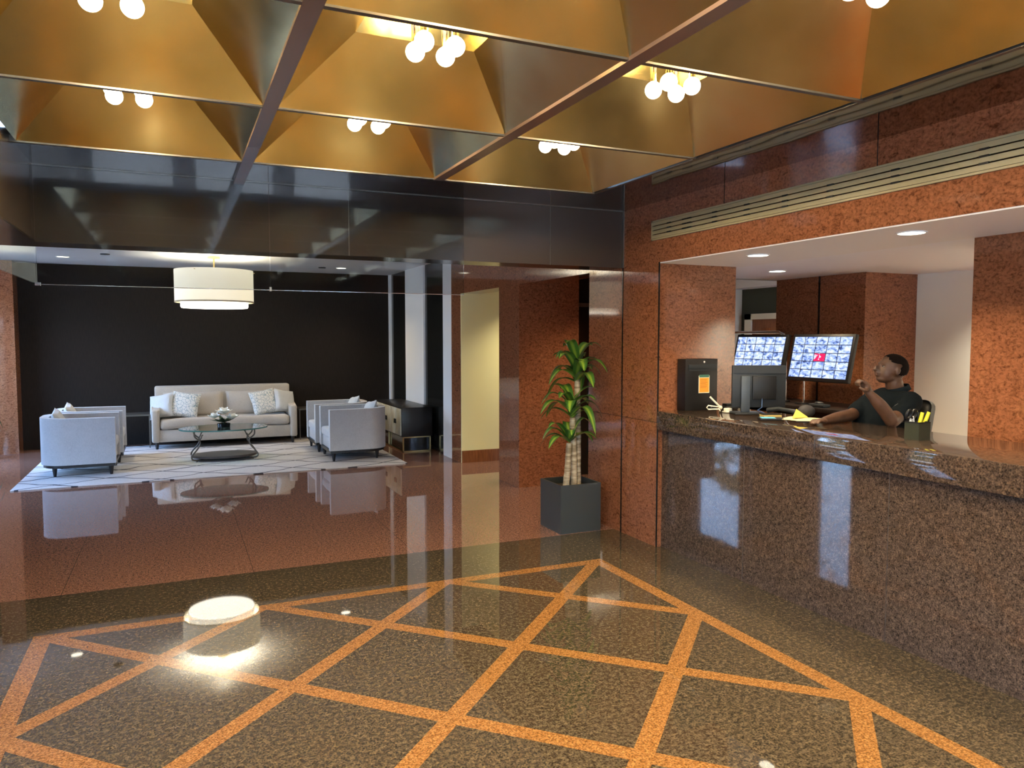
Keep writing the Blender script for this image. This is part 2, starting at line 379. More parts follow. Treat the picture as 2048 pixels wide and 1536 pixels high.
# bulb clusters, one in each coffer
M_BULB = mat('lit_bulb', (1, .9, .7), .2, emit=(1.0, .86, .60), es=16)
proto = None
def bulbs(cx, cy, label, first):
    global proto
    if proto is None:
        t = thing('ceiling_light', label, 'ceiling light', (cx, cy, 3.18), 0, 'bulb clusters hanging in the brass ceiling coffers')
        B().cyl(0, 0, -.02, 0, .16, seg=32).obj('mounting_plate', M_BAR, t)
        for dx in (-.07, .07):
            for dy in (-.065, .065):
                k = B().ball((dx, dy, -.175), .042, 3).obj('bulb', M_BULB, t)
                B().cyl(dx, dy, -.135, -.02, .016, seg=16).obj('bulb_socket', M_CHROME, k)
        proto = t; return t
    return dup(proto, (cx, cy, 3.18), 0, label)
names = {(0, 0): 'four bare bulbs in the far left brass coffer, half hidden behind its near rim', (1, 0): 'four bare bulbs in the far middle brass coffer above the drum pendant side, tops hidden',
         (2, 0): 'four bare bulbs in the far right brass coffer, nearest the corn plant', (0, 1): 'four bare bulbs cut by the top edge of the photo, upper left coffer',
         (1, 1): 'four glowing globe bulbs in the near middle brass coffer', (2, 1): 'four glowing globe bulbs in the near right brass coffer toward the reception desk'}
for j in range(7):
    for i in range(3):
        cx, cy = (CX[i]+CX[i+1])/2, (CY[j]+CY[j+1])/2
        bulbs(cx, cy, names.get((i, j), 'four bare globe bulbs in a brass coffer above or behind the photographer'), 0)
        light('coffer_light', 'POINT', (cx, cy, 3.05), 24, WARM, shadow_soft_size=.05)

# linear air grille on the right wall
g = thing('air_grille', 'long beige slotted air grille high on the stone wall above the reception desk', 'vent', (XG, 5.3, 2.56))
g0 = -6.5
B().box(-.012, g0, 0, 0, 0, .012).box(-.012, g0, .148, 0, 0, .16).box(-.012, -.02, 0, 0, 0, .16).obj('grille_frame', M_BEIGE, g)
B().box(.0, g0, .01, .01, -.01, .15).obj('grille_backing', M_BLACK, g)
for k in range(4):
    z = .014+k*.035
    B().box(-.014, g0, z, -.002, -.02, z+.027).obj('grille_blade', M_BEIGE, g)
for y in (-.22, -.42, -.48, -.78, -1.12, -1.48, -1.85, -2.3, -2.8, -3.4):
    for k in range(3): B().box(-.016, y-.05, .040+k*.035, -.003, y, .051+k*.035).obj('damper_tab', M_BLACK, g)

# glass draft curtain in front of the fascia
gc = thing('glass_draft_curtain', 'clear glass draft curtain hanging below the stone fascia before the alcove', 'glass panel', (0, YF-.05, 0))
for x0, x1 in ((BX0+.01, .638), (.644, 2.125)):
    p = B().box(x0, -.006, 2.1, x1, .006, H).obj('glass_pane', M_CURT, gc); B().box(x0, -.006, 2.096, x1, .006, 2.1).obj('polished_edge', M_CHROME, p)
B().box(BX0+.005, -5, 2.1, BX0+.015, -.01, SOF).obj('glass_pane', M_CURT2, gc)
B().box(.634, -.012, 2.09, .648, .012, 2.12).obj('glass_clip', M_CHROME, gc); B().box(BX0, -.012, 2.09, BX0+.03, .012, 2.11).obj('glass_clip', M_CHROME, gc)

# window wall on the left and entrance wall behind the camera
XW = -2.95
piers = [(-5, -4), (-2.2, -1.8), (.2, .6), (1.6, 9.15), (10.0, 11.5), (11.75, 11.9), (13.4, 13.8)]
b = B()
for y0, y1 in piers: b.box(XW-.25, y0, 0, XW, y1, HA)
b.box(XW-.25, -5, 2.6, XW, 13.8, HA); b.box(XW-.25, -5, 0, XW, 13.8, .12); struct('wall_left', b, M_FIG)
k = 0
for (a0, a1), (c0, c1) in zip(piers, piers[1:]):
    k += 1
    w = tag(B().box(XW-.13, a1, .12, XW-.12, c0, 2.6).obj('window_%d' % k, M_PANE, smooth=False), kind='structure')
    m_ = (a1+c0)/2-.5
    fr = B().box(XW-.16, a1, .12, XW-.10, a1+.05, 2.6).box(XW-.16, c0-.05, .12, XW-.10, c0, 2.6).box(XW-.16, a1, 2.55, XW-.10, c0, 2.6).box(XW-.16, a1, .12, XW-.10, c0, .17)
    fr.obj('window_frame', M_STEEL, w)
b = B(); b.box(-3.2, -5.2, 2.5, 9.5, -5, HA+.2)
for x0, x1 in ((-3.2, -1.4), (.1, .4), (2.0, 2.3), (3.6, 9.5)): b.box(x0, -5.2, 0, x1, -5, 2.5)
struct('wall_behind', b, M_FIG)
for i_, (x0, x1) in enumerate(((-1.4, .1), (.4, 2.0), (2.3, 3.6))):
    w = tag(B().box(x0, -5.1, .05, x1, -5.09, 2.5).obj('window_%d' % (20+i_), M_PANE, smooth=False), kind='structure')
    B().box(x0, -5.13, 0, x0+.06, -5.06, 2.5).box(x1-.06, -5.13, 0, x1, -5.06, 2.5).box(x0, -5.13, 2.44, x1, -5.06, 2.5).box(x0, -5.13, 1.0, x1, -5.06, 1.05).obj('window_frame', M_STEEL, w)
# daylight portals
for (a0, a1), (c0, c1) in zip(piers, piers[1:]):
    o = light('daylight_portal', 'AREA', (XW-.02, (a1+c0)/2, 1.36), 1, (1, 1, 1), shape='RECTANGLE', size=c0-a1, size_y=2.48, rot=(PI/2, 0, -PI/2)); o.data.cycles.is_portal = True
for x0, x1 in ((-1.4, .1), (.4, 2.0), (2.3, 3.6)):
    o = light('daylight_portal', 'AREA', ((x0+x1)/2, -5.0, 1.27), 1, (1, 1, 1), shape='RECTANGLE', size=x1-x0, size_y=2.45, rot=(PI/2, 0, 0)); o.data.cycles.is_portal = True

# ------------------------------------------------------------------ RECEPTION
b = B(); b.box(XG+.004, -5, SOF-.008, 4.5, 5.198, SOF); struct('ceiling_reception_front', b, M_WHITE)
b = B(); b.box(4.5, -5, SOF, 9.5, 6.35, SOF+.08); b.box(4.45, 5.2, SOF, 4.5, 6.35, SOF+.08); struct('ceiling_reception', b, M_CEILW)
b = B(); b.box(5.2, 6.35, 2.75, 7.7, 9, 2.8); b.box(5.2, 6.3, SOF, 7.7, 6.35, 2.8); struct('ceiling_back_office', b, M_WHITE)
b = B(); b.box(5.95, 5.15, 0, 6.9, 6.3, SOF); struct('wall_reception_pier', b, M_FIG)
b = B(); b.box(5.944, 5.695, 0, 5.951, 5.715, SOF); b.box(5.947, 5.15, 1.775, 5.951, 6.3, 1.779); struct('trim_6', b, M_BLACKP)
b = B(); b.box(6.65, -5, 0, 6.85, 5.15, SOF); struct('wall_reception_back', b, M_CREAM)
b = B(); b.box(4.54, 1.6, 0, 5.2, 3.13, SOF); struct('wall_reception_column', b, M_FIG)
b = B(); b.box(7.6, 6.3, 0, 7.7, 8.9, 2.75); struct('wall_office_green', b, M_GREEN)
b = B(); b.box(5.3, 8.74, 0, 7.6, 8.85, 2.75); struct('wall_office_cream', b, M_CREAM)
b = B(); b.box(7.3, 6.35, 2.46, 7.6, 8.74, 2.75); struct('ceiling_office_beam', b, M_CEILW)
dr = tag(B().box(7.56, 7.62, 0, 7.6, 8.47, 2.02).obj('door_1', M_WOOD, smooth=False), kind='structure')
B().box(7.53, 8.47, 0, 7.6, 8.60, 2.10).box(7.53, 7.5, 0, 7.6, 7.62, 2.10).box(7.53, 7.5, 2.02, 7.6, 8.60, 2.10).obj('door_frame', M_CREAM, dr)
b = B()
for y0 in (7.72, 8.10):
    for z0, z1 in ((1.55, 1.9), (.95, 1.45), (.2, .8)): b.box(7.548, y0, z0, 7.56, y0+.27, z1, .006)
b.obj('door_moulding', M_WOOD, dr)
B().cyl(0, 0, 0, .05, .02, M_=Matrix.Translation((7.56, 8.4, 1.6)) @ Matrix.Rotation(-PI/2, 4, 'Y')).obj('door_hook', M_CHROME, dr)

cn = thing('reception_counter', 'long polished brown granite reception counter with thick overhanging top', 'counter', (0, 0, 0))
B().box(3.70, -3, 0, 4.25, 5.198, .995).obj('counter_front', M_CTR, cn)
B().box(3.64, -3, .993, 4.45, 5.199, 1.15, .008).obj('countertop', M_CTR, cn)
for y in (3.5, 1.6): B().box(3.639, y, .995, 3.641, y+.003, 1.15).obj('joint_line', M_STEEL, cn)
for y in (4.2, 3.0, 1.9): B().box(3.699, y, 0, 3.701, y+.003, .99).obj('joint_line', M_STEEL, cn)

def downlight(loc, r, label, e, spot=1.35, col=WARM, grp=None):
    t = thing('recessed_downlight', label, 'downlight', loc, 0, grp)
    B().lathe([(r, .0), (r, -.006), (r*.86, -.006), (r*.86, .0)], seg=40, close=True).obj('trim_ring', M_WHITE, t)
    B().cyl(0, 0, -.004, -.001, r*.85, seg=40).obj('lens', mat('downlight_lens', emit=(1, .92, .72), es=3.2), t)
    if e: light('downlight_beam', 'SPOT', (loc[0], loc[1], loc[2]-.03), e, col, spot_size=2.1, spot_blend=spot if spot <= 1 else 1, shadow_soft_size=.06)
downlight((3.96, 4.39, SOF-.008), .085, 'round recessed downlight nearest the wall box, over the reception counter', 48)
downlight((3.94, 3.10, SOF-.008), .085, 'largest round recessed downlight over the counter, toward the right edge', 32)
downlight((5.12, 5.42, SOF), .085, 'round recessed downlight over the security screens, farthest of three', 60)
for y in (1.8, .5): downlight((3.94, y, SOF-.008), .085, 'round recessed downlight over the counter outside the frame', 34, grp='counter downlights outside the frame')
downlight((6.15, 2.4, SOF), .085, 'unseen downlight added to brighten the cream reception wall', 300, 1, (1, .90, .74))  # added lamp out of view, brightens the cream wall
downlight((6.3, 4.0, SOF), .085, 'unseen downlight added close to the dark stone pier, to lift the cream wall', 70, 1, (1, .90, .74))  # second added lamp, unseen, for more light on the same wall
downlight((-1.43, 12.54, HA), .09, 'lit recessed downlight in the alcove ceiling, left of the drum pendant', 45)
downlight((2.56, 12.68, HA), .09, 'lit recessed downlight in the alcove ceiling, right of the drum pendant', 45)
downlight((4.6, 9.2, 2.6), .09, 'recessed downlight inside the passage with the yellow wall', 72, 1, (1, .90, .66))
downlight((4.5, 7.0, 2.6), .09, 'recessed downlight inside the passage behind the corn plant', 75)
downlight((6.6, 7.6, 2.75), .09, 'recessed downlight in the back office ceiling', 60)
for i_, (x, y) in enumerate(((-.85, 11.9), (2.25, 12.7))):
    t = tag(B().cyl(x, y, HA-.012, HA, .06).obj('ceiling_speaker', M_GREY), ('small dark round fitting on the alcove ceiling left of the pendant', 'small dark round fitting on the alcove ceiling beside the right downlight')[i_], 'ceiling fitting')

# drop box on the counter
t = thing('drop_box', 'tall black metal drop box with an orange notice, on the counter by the stone wall', 'drop box', (3.84, 5.19, 1.15))
B().box(0, -.11, 0, .33, 0, .43, .004).obj('box_body', M_BLACK, t)
B().box(.03, -.118, .345, .32, -.108, .385, .003).box(.03, -.114, .33, .32, -.108, .345).obj('flap', M_GREY, t)
M_ORG = mat('orange_paper', (.85, .32, .03), .6)
st = B().box(.135, -.1125, .145, .245, -.11, .29).obj('notice_border', mat('cream_paper', (.85, .8, .6), .6), t)
B().box(.141, -.1135, .151, .239, -.1125, .272).obj('notice', M_ORG, st)
b = B()
for k in range(7): b.box(.15, -.1142, .255-k*.011, .15+random.uniform(.06, .08), -.1136, .258-k*.011)
b.obj('notice_text', mat('dark_orange_ink', (.35, .10, .01), .6), st)
B().box(.14, -.1135, .276, .24, -.1125, .298).obj('notice_header', mat('green_paper', (.05, .16, .11), .6), st)
B().cyl(.185, .405, -.118, -.108, .009, seg=16, M_=Matrix.Rotation(0, 4, 'X') @ Matrix(((1, 0, 0, 0), (0, 0, 1, 0), (0, 1, 0, 0), (0, 0, 0, 1)))).obj('lock', M_CHROME, t)
b = B(); b.poly([(.262, -.1115, .022), (.274, -.1115, .022), (.268, -.1115, .040)])
for k in range(5): b.box(.279+k*.008, -.112, .024, .284+k*.008, -.111, .033)
b.obj('maker_mark', mat('white_ink', (.6, .6, .6), .5), t)

# white bent plastic strap on counter
M_STRAP = mat('white_plastic', (.85, .82, .66), .4)
b = B(); b.tube([(0, 0, .012), (-.10, .02, .012), (-.115, .02, .028), (-.10, .02, .045), (0, 0, .03)], .006); b.tube([(0, .0, .035), (-.075, .03, .115)], .008); b.ball((.01, 0, .025), .018, 2)
b.tube([(.0, 0, .01), (-.05, -.07, .006)], .004)
tag(b.obj('plastic_strap', M_STRAP, loc=(4.13, 5.0, 1.15)), 'white bent plastic strap lying on the counter beside the black drop box', 'plastic strap')
b = B(); b.box(0, 0, 0, .13, .10, .03, .006).box(.02, .02, .03, .11, .08, .05, .006)
tag(b.obj('desk_telephone', M_BLACK, loc=(4.22, 5.02, 1.15)), 'low black desk telephone behind the white plastic strap', 'telephone')

# monitor seen from behind
t = thing('computer_monitor', 'dark computer monitor on a stand seen from behind, on the counter', 'monitor', (4.16, 4.72, 1.15), math.radians(-25))
B().box(-.11, -.10, 0, .11, .10, .012, .004).obj('stand_base', M_GREY, t)
B().box(-.035, .0, .01, .035, .02, .30, .004).obj('stand_column', mat('slate_plastic', (.05, .065, .085), .35), t)
s_ = B().box(-.10, .035, .045, .33, .06, .385, .006).obj('screen_back', M_GREY, t)
B().box(.06, .02, .11, .25, .036, .30, .006).obj('back_housing', M_BLACK, s_); B().box(-.10, .03, .32, .33, .036, .385).obj('top_band', mat('charcoal_plastic', (.016, .020, .024), .55), s_)
B().tube([(.14, .03, .14), (.13, 0, .05), (.08, -.05, .03), (.12, -.12, .012)], .004).obj('cable', mat('blue_cable', (.03, .08, .2), .5), t)
# clutter beside the monitor
b = B(); b.tube([(0, 0, .03), (.02, -.1, .05), (.05, -.2, .04), (.06, -.24, .03)], [.022, .016, .016, .024])
tag(b.obj('telephone_handset', M_GREY, loc=(4.28, 4.60, 1.152)), 'grey telephone handset lying between the monitor and the papers', 'telephone handset')
b = B(); b.ball((0, 0, .0), .07, 3, (1, .8, .68)); tag(b.obj('black_bag', mat('black_cloth', (.03, .03, .035), .8), loc=(4.36, 4.26+.02, 1.20)), 'rounded dark cloth bundle at the back edge of the counter left of the papers', 'bag')
b = B(); b.box(-.03, -.02, 0, .03, .02, .035, .006).box(-.035, -.03, 0, .04, .03, .01, .003)
tag(b.obj('tape_dispenser', M_STRAP, loc=(4.10, 4.86, 1.15)), 'small white tape dispenser left of the monitor stand', 'tape dispenser')
Rz = lambda a: Matrix.Rotation(math.radians(a), 4, 'Z')
t = thing('note_pad', 'thick yellow note pad stacked between phone case and monitor', 'note pad', (4.14, 4.42, 1.15), math.radians(-20))
B().box(-.07, -.045, 0, .07, .045, .022, .003).obj('page_block', mat('yellow_paper', (.62, .47, .16), .6), t); B().box(-.072, -.047, .022, .072, .047, .027, .002).obj('cover', M_BLACK, t)
t = thing('smartphone', 'black smartphone with a cyan screen edge, on the counter before the note pad', 'phone', (4.0, 4.27, 1.15), math.radians(-30))
B().box(-.085, -.05, 0, .085, .05, .016, .004).obj('phone_case', M_BLACK, t); B().box(-.07, -.04, .016, .03, .04, .018).obj('phone_screen', mat('cyan_screen', (.10, .35, .40), .15, emit=(.2, .7, .8), es=.35), t)
def sheet(name, m_, loc, rot, w, h, label, cat, bend=.01, seed=0):
    b = B(); n = 6; g_ = [[None]*(n+1) for _ in range(n+1)]
    for i in range(n+1):
        for j in range(n+1):
            x, y = (i/n-.5)*w, (j/n-.5)*h
            g_[i][j] = b.b.verts.new((x, y, .004+bend*(1+noise.noise(Vector((x*8+seed, y*8, 0))))))
    for i in range(n):
        for j in range(n): b.b.faces.new((g_[i][j], g_[i+1][j], g_[i+1][j+1], g_[i][j+1]))
    o = b.obj(name, m_); o.location = loc; o.rotation_euler = (0, 0, rot); md = o.modifiers.new('s', 'SOLIDIFY'); md.thickness = .003
    return tag(o, label, cat)
M_PAP = mat('pale_yellow_paper', (.72, .66, .38), .7)
sheet('paper_sheet', M_PAP, (4.20, 4.16, 1.151), .4, .28, .26, 'pale yellow sheets of paper spread flat on the counter before the person', 'paper', .005)
b = B(); b.poly([(-.07, -.03, 0), (.07, -.05, 0), (.0, 0, .062)]); b.poly([(.07, -.05, 0), (.05, .05, 0), (0, 0, .062)]); b.poly([(-.07, -.03, 0), (0, 0, .062), (.05, .05, 0)]); b.poly([(-.07, -.03, 0), (.05, .05, 0), (.07, -.05, 0)])
o = b.obj('folded_note', mat('bright_yellow_paper', (.80, .66, .12), .7), smooth=False); o.location = (4.20, 4.22, 1.166); tag(o, 'bright yellow note folded into a peak on top of the pale sheets', 'note')
b = B(); b.tube([(0, 0, .008), (.10, -.07, .008)], .006); tag(b.obj('pen', M_BLACK, loc=(4.03, 4.05, 1.15)), 'dark pen lying on the counter before the yellow papers', 'pen')

# pencil cup with scissors and markers
t = thing('pencil_cup', 'square black mesh pencil cup on the counter near its right end', 'pencil cup', (4.03, 3.09, 1.15))
M_MESH = mat('black_mesh', (.03, .035, .02), .5)
b = B(); w_ = .048
for sx in (-1, 1):
    b.box(sx*w_-.001, -w_, 0, sx*w_+.001, w_, .105); b.box(-w_, sx*w_-.001, 0, w_, sx*w_+.001, .105)
b.box(-w_, -w_, 0, w_, w_, .003)
b.obj('cup_wall', M_MESH, t); B().box(-w_-.002, -w_-.002, .10, w_+.002, -w_+.003, .107).box(-w_-.002, w_-.003, .10, w_+.002, w_+.002, .107).box(-w_-.002, -w_, .10, -w_+.003, w_, .107).box(w_-.003, -w_, .10, w_+.002, w_, .107).obj('cup_rim', M_BLACK, t)
M_MK = mat('yellow_marker', (.75, .72, .03), .4)
for i_, (dx, ly, lab) in enumerate(((.0, .03, 'yellow highlighter standing upright in the mesh pencil cup'), (.03, .05, 'yellow highlighter leaning right in the mesh pencil cup'))):
    b = B(); q = Vector((.95, -.3, 0)); b.tube([Vector((dx-.02, 0, .01)), Vector((dx, 0, .01))+q*ly*.5+Vector((0, 0, .09)), Vector((dx, 0, .01))+q*ly+Vector((0, 0, .150))], [.011, .012, .010]); 
    o = b.obj('highlighter_marker', M_MK, loc=(4.03, 3.09, 1.15)); tag(o, lab, 'marker', 'highlighters in the pencil cup')
b = B(); b.tube([(.01, .01, .01), (.02, .01, .16)], .005); tag(b.obj('pencil', M_BLACK, loc=(4.03, 3.09, 1.15)), 'dark pencil between the yellow highlighters in the cup', 'pencil')
sc_ = thing('scissors', 'scissors with black handles standing handles up in the pencil cup', 'scissors', (4.02, 3.09, 1.15))
for sx in (-1, 1):
    c = Vector((-.045+sx*.022, .0, .152)); pts = [c+Vector((math.cos(a)*.019, -math.sin(a)*.006, math.sin(a)*.026)) for a in [2*PI*k/14 for k in range(15)]]
    B().tube(pts, .007, 8).obj('handle', M_BLACK, sc_)
B().tube([(-.03, 0, .135), (.0, 0, .01)], .006, sx=.4).obj('blade', mat('pale_steel', (.75, .75, .72), .3, .6), sc_)
for i_, q in enumerate(((-.032, .125), (-.012, .13), (-.03, .105))):
    b = B(); b.tube([(q[0]+.03, .02, .01), (q[0], .015, q[1])], .006); b.ball((q[0], .015, q[1]), .009, 2)
    tag(b.obj('white_pen', mat('white_pen_plastic', (.8, .8, .76), .4), loc=(4.02, 3.09, 1.15)), ('white capped pen leftmost in the mesh pencil cup', 'white capped pen beside the pencil in the mesh cup', 'shortest white pen in the mesh pencil cup')[i_], 'pen', 'white pens in the pencil cup')

# security screens on poles over a dark desk
dk = thing('office_desk', 'dark low desk under the security screens against the stone pier', 'desk', (5.31, 4.7, 0))
B().box(0, 0, 1.08, .63, 2.2, 1.12, .006).obj('desk_top', M_DWOOD, dk); B().box(.04, .04, 0, .60, .10, 1.08).obj('side_panel', M_DWOOD, dk); B().box(.04, 2.1, 0, .60, 2.16, 1.08).obj('side_panel', M_DWOOD, dk); B().box(.54, .1, .1, .58, 2.1, 1.08).obj('back_panel', M_DWOOD, dk)
def feeds(name, red, seed):
    def f(n):
        u = n.coord('UV'); s2 = n.new('ShaderNodeSeparateXYZ'); n.l.new(u, s2.inputs[0]); X, Y = n.m('MULTIPLY', s2.outputs[0], 5), n.m('MULTIPLY', s2.outputs[1], 5)
        fx, fy = n.m('FRACT', X), n.m('FRACT', Y); cx, cy = n.m('FLOOR', X), n.m('FLOOR', Y)
        edge = n.m('MAXIMUM', n.m('LESS_THAN', n.m('MINIMUM', fx, n.m('SUBTRACT', 1, fx)), .03), n.m('LESS_THAN', n.m('MINIMUM', fy, n.m('SUBTRACT', 1, fy)), .045))
        cv = n.new('ShaderNodeCombineXYZ'); n.l.new(n.m('ADD', X, n.m('MULTIPLY', cx, 7.3)), cv.inputs[0]); n.l.new(n.m('ADD', Y, n.m('MULTIPLY', cy, 5.1)), cv.inputs[1]); cv.inputs[2].default_value = seed
        a = n.noise(2.2, 4, .6, cv.outputs[0], .6); c = n.ramp(a, (.34, (.03, .05, .16)), (.42, (.22, .34, .75)), (.55, (.60, .72, 1.0)), (.7, (.95, .97, 1.0)))
        if red:
            r = n.m('MULTIPLY', n.m('COMPARE', cx, 2, .1), n.m('COMPARE', cy, 2, .1)); c = n.mix(n.m('MULTIPLY', r, n.m('LESS_THAN', a, .56)), c, (.9, .02, .12))
        c = n.mix(edge, c, (.05, .06, .10)); return {'Base Color': (0, 0, 0, 1), 'Emission Color': c, 'Emission Strength': .6, 'Roughness': .2}
    return mat(name, fn=f)
for i_, (yc, lab, red) in enumerate(((5.25, 'right security screen with a grid of camera pictures, one red', True), (6.06, 'left security screen with a grid of camera pictures, behind the monitor', False))):
    t = thing('security_screen', lab, 'screen', (5.50, yc, 1.12)); T = Matrix.Translation((0, 0, .45)) @ Matrix.Rotation(math.radians(12), 4, 'Y')
    B().box(-.005, -.37, -.225, .035, .37, .225, .006, M_=T).obj('screen_housing', M_BLACK, t)
    b = B(); q = [T @ Vector(p) for p in ((-.008, .345, -.195), (-.008, -.345, -.195), (-.008, -.345, .2), (-.008, .345, .2))]; b.poly(q, [(0, 0), (1, 0), (1, 1), (0, 1)]); b.obj('screen_face', feeds('camera_feeds_%d' % i_, red, i_*3.7), t, smooth=False)
    B().tube([(.03, .22 if i_ == 0 else -.3, 0), (.03, .22 if i_ == 0 else -.3, .45)], .012).obj('pole', M_CHROME, t); B().cyl(.03, .22 if i_ == 0 else -.3, 0, .015, .08).obj('pole_base', M_BLACK, t)
b = B(); b.tube([(5.62, 5.8, 1.12), (5.62, 5.8, 1.72), (5.62, 5.83, 1.79), (5.62, 5.9, 1.815), (5.62, 6.7, 1.815)], .014); b.box(5.60, 6.62, 1.12, 5.64, 6.7, 1.82)
tag(b.obj('chrome_rail', M_CHROME), 'chrome tube rail with a rounded corner above the left security screen', 'rail')
b = B(); b.box(-.05, -.09, 0, .05, .09, .03, .01).ball((0, 0, .035), .03, 2, (1, 1.6, .6)); tag(b.obj('conference_phone', M_GREY, loc=(5.40, 5.15, 1.12)), 'small grey device on the dark desk under the right security screen', 'telephone')

# ------------------------------------------------------------------ ALCOVE FURNITURE
tag(B().box(-1.76, 10.12, .001, 2.93, 13.5, .014, .003).obj('area_rug', M_RUG), 'large pale rug with thin dark crossing lines under the seating group', 'rug')

def outline(L_, W_, r, inset=0, n=8):   # tub footprint: back corners rounded, front (x=+) square
    pts = []; x0, x1, y0, y1 = -L_/2+inset, L_/2, -W_/2+inset, W_/2-inset; r = max(r-inset, .02)
    pts.append((x1, y0)); 
    for k in range(n+1): a = -PI/2 - k/n*PI/2; pts.append((x0+r+r*math.cos(a), y0+r+r*math.sin(a)))
    for k in range(n+1): a = PI - k/n*PI/2; pts.append((x0+r+r*math.cos(a), y1-r+r*math.sin(a)))
    pts.append((x1, y1)); return pts
def make_armchair(label):
    t = thing('tub_armchair', label, 'armchair', (0, 0, 0), 0, 'pale grey tub armchairs')
    L_, W_ = .86, .84
    o = outline(L_, W_, .30); i_ = outline(L_, W_, .30, .095); n = len(o); b = B(); z0, z1 = .165, .745
    def zt(p): return z1 + .012*max(0, -p[0]/(L_/2))
    A = [b.b.verts.new((*p, z0)) for p in o]; T1 = [b.b.verts.new((*p, zt(p))) for p in o]; I1 = [b.b.verts.new((*p, zt(p))) for p in i_]; I0 = [b.b.verts.new((*p, z0)) for p in i_]
    for k in range(n-1):
        b.b.faces.new((A[k], A[k+1], T1[k+1], T1[k])); b.b.faces.new((T1[k], T1[k+1], I1[k+1], I1[k])); b.b.faces.new((I1[k], I1[k+1], I0[k+1], I0[k])); b.b.faces.new((I0[k], I0[k+1], A[k+1], A[k]))
    b.b.faces.new((A[0], T1[0], I1[0], I0[0])); b.b.faces.new((A[-1], I0[-1], I1[-1], T1[-1]))
    es = [e for e in b.b.edges if abs((e.calc_face_angle(0) or 0)) > .9]
    bmesh.ops.bevel(b.b, geom=es, offset=.022, segments=3, profile=.5, affect='EDGES')
    b.obj('wrap_back', M_FAB, t)
    b = B(); b.prism(outline(L_-.06, W_-.02, .28, .10), .165, .33, .015); b.obj('seat_base', M_FAB, t)
    B().box(-.30, -.318, .325, L_/2-.005, .318, .45, .035, 3).obj('seat_cushion', M_FAB, t)
    b = B(); b.prism(outline(L_-.02, W_-.02, .29, .012), .125, .168); b.obj('base_frame', M_DWOOD, t)
    for x, y in ((L_/2-.06, -W_/2+.06), (L_/2-.06, W_/2-.06), (-L_/2+.17, -W_/2+.10), (-L_/2+.17, W_/2-.10)):
        B().cyl(x, y, .014, .13, .016, .030, 4).obj('leg', M_DWOOD, t, smooth=False)
    return t
c1 = make_armchair('pale grey tub armchair at the left front corner of the rug, seen from its side'); c1.location = (-1.15, 11.20, 0)
c2 = dup(c1, (-1.12, 12.16, 0), 0, 'pale grey tub armchair behind the front left one, next to the side table')
c3 = dup(c1, (2.39, 11.06, 0), PI, 'pale grey tub armchair at the right front of the rug, nearest the sideboard')
c4 = dup(c1, (2.35, 12.02, 0), PI, 'pale grey tub armchair on the right, between the front right one and the sofa')
for (x, y, r_, lab) in ((-1.36, 11.2, 0, 'small pale pillow inside the front left tub armchair'), (-1.33, 12.16, 0, 'small pale pillow inside the rear left tub armchair'),
                        (2.60, 11.06, PI, 'small pale pillow inside the front right tub armchair'), (2.56, 12.02, PI, 'small pale pillow inside the rear right tub armchair')):
    Mx = Matrix.Rotation(math.radians(68), 4, 'Y') @ Matrix.Rotation(math.radians(8), 4, 'Z')
    p = B().cushion(.42, .42, .13, M_=Mx, pinch=.08, seed=x).obj('throw_pillow', M_LBLUE); p.location = (x, y, .63); p.rotation_euler = (0, 0, r_); tag(p, lab, 'pillow', 'pillows in the tub armchairs')

# sofa
t = thing('sofa', 'long beige three seat sofa with track arms against the dark wall', 'sofa', (.74, 13.30, 0))
SW = 1.10
B().box(-SW+.04, .18, .12, SW-.04, .42, .97, .03, 3).obj('backrest', M_SOFA, t)
B().box(-SW+.1, -.38, .125, SW-.1, .3, .32, .02).obj('seat_base', M_SOFA, t)
for sx in (-1, 1):
    b = B(); pts = [(-.40, .12), (.30, .12), (.30, .80), (.18, .74), (.02, .66), (-.40, .64)]
    x0, x1 = (sx*SW, sx*(SW-.115)); lo, hi = min(x0, x1), max(x0, x1)
    A = [b.b.verts.new((lo, p[0], p[1])) for p in pts]; C_ = [b.b.verts.new((hi, p[0], p[1])) for p in pts]; n = len(pts)
    b.b.faces.new(A); b.b.faces.new(C_[::-1])
    for k in range(n): b.b.faces.new((A[k], A[(k+1) % n], C_[(k+1) % n], C_[k]))
    b._bev(A+C_, .03, 3); b.obj('armrest', M_SOFA, t)
b = B(); b.box(-SW+.12, -.40, .32, SW-.12, .2, .48, .05, 3)
bmesh.ops.subdivide_edges(b.b, edges=[e for e in b.b.edges if e.calc_length() > .4], cuts=20, use_grid_fill=True)
for v_ in b.b.verts: v_.co.z += .018*noise.noise(v_.co*4) + (.012*math.cos(v_.co.x*1.6) if v_.co.z > .4 else 0); v_.co.y += .01*noise.noise(v_.co*5+Vector((3, 0, 0)))
b.obj('seat_cushion', M_SOFA, t)
for sx in (-1, 1):
    Mx = Matrix.Translation((sx*.475, .115, .665)) @ Matrix.Rotation(math.radians(76), 4, 'X')
    b = B(); b.cushion(.92, .42, .22, n=20, M_=Mx, pinch=.03, seed=sx*4)
    for v_ in b.b.verts: v_.co.y += .014*noise.noise(v_.co*7+Vector((sx, 0, 0)))
    b.obj('back_cushion', M_SOFA, t)
for x in (-SW+.07, SW-.07):
    for y in (-.34, .36): B().cyl(x, y, .014, .125, .018, .034, 4).obj('leg', M_DWOOD, t, smooth=False)
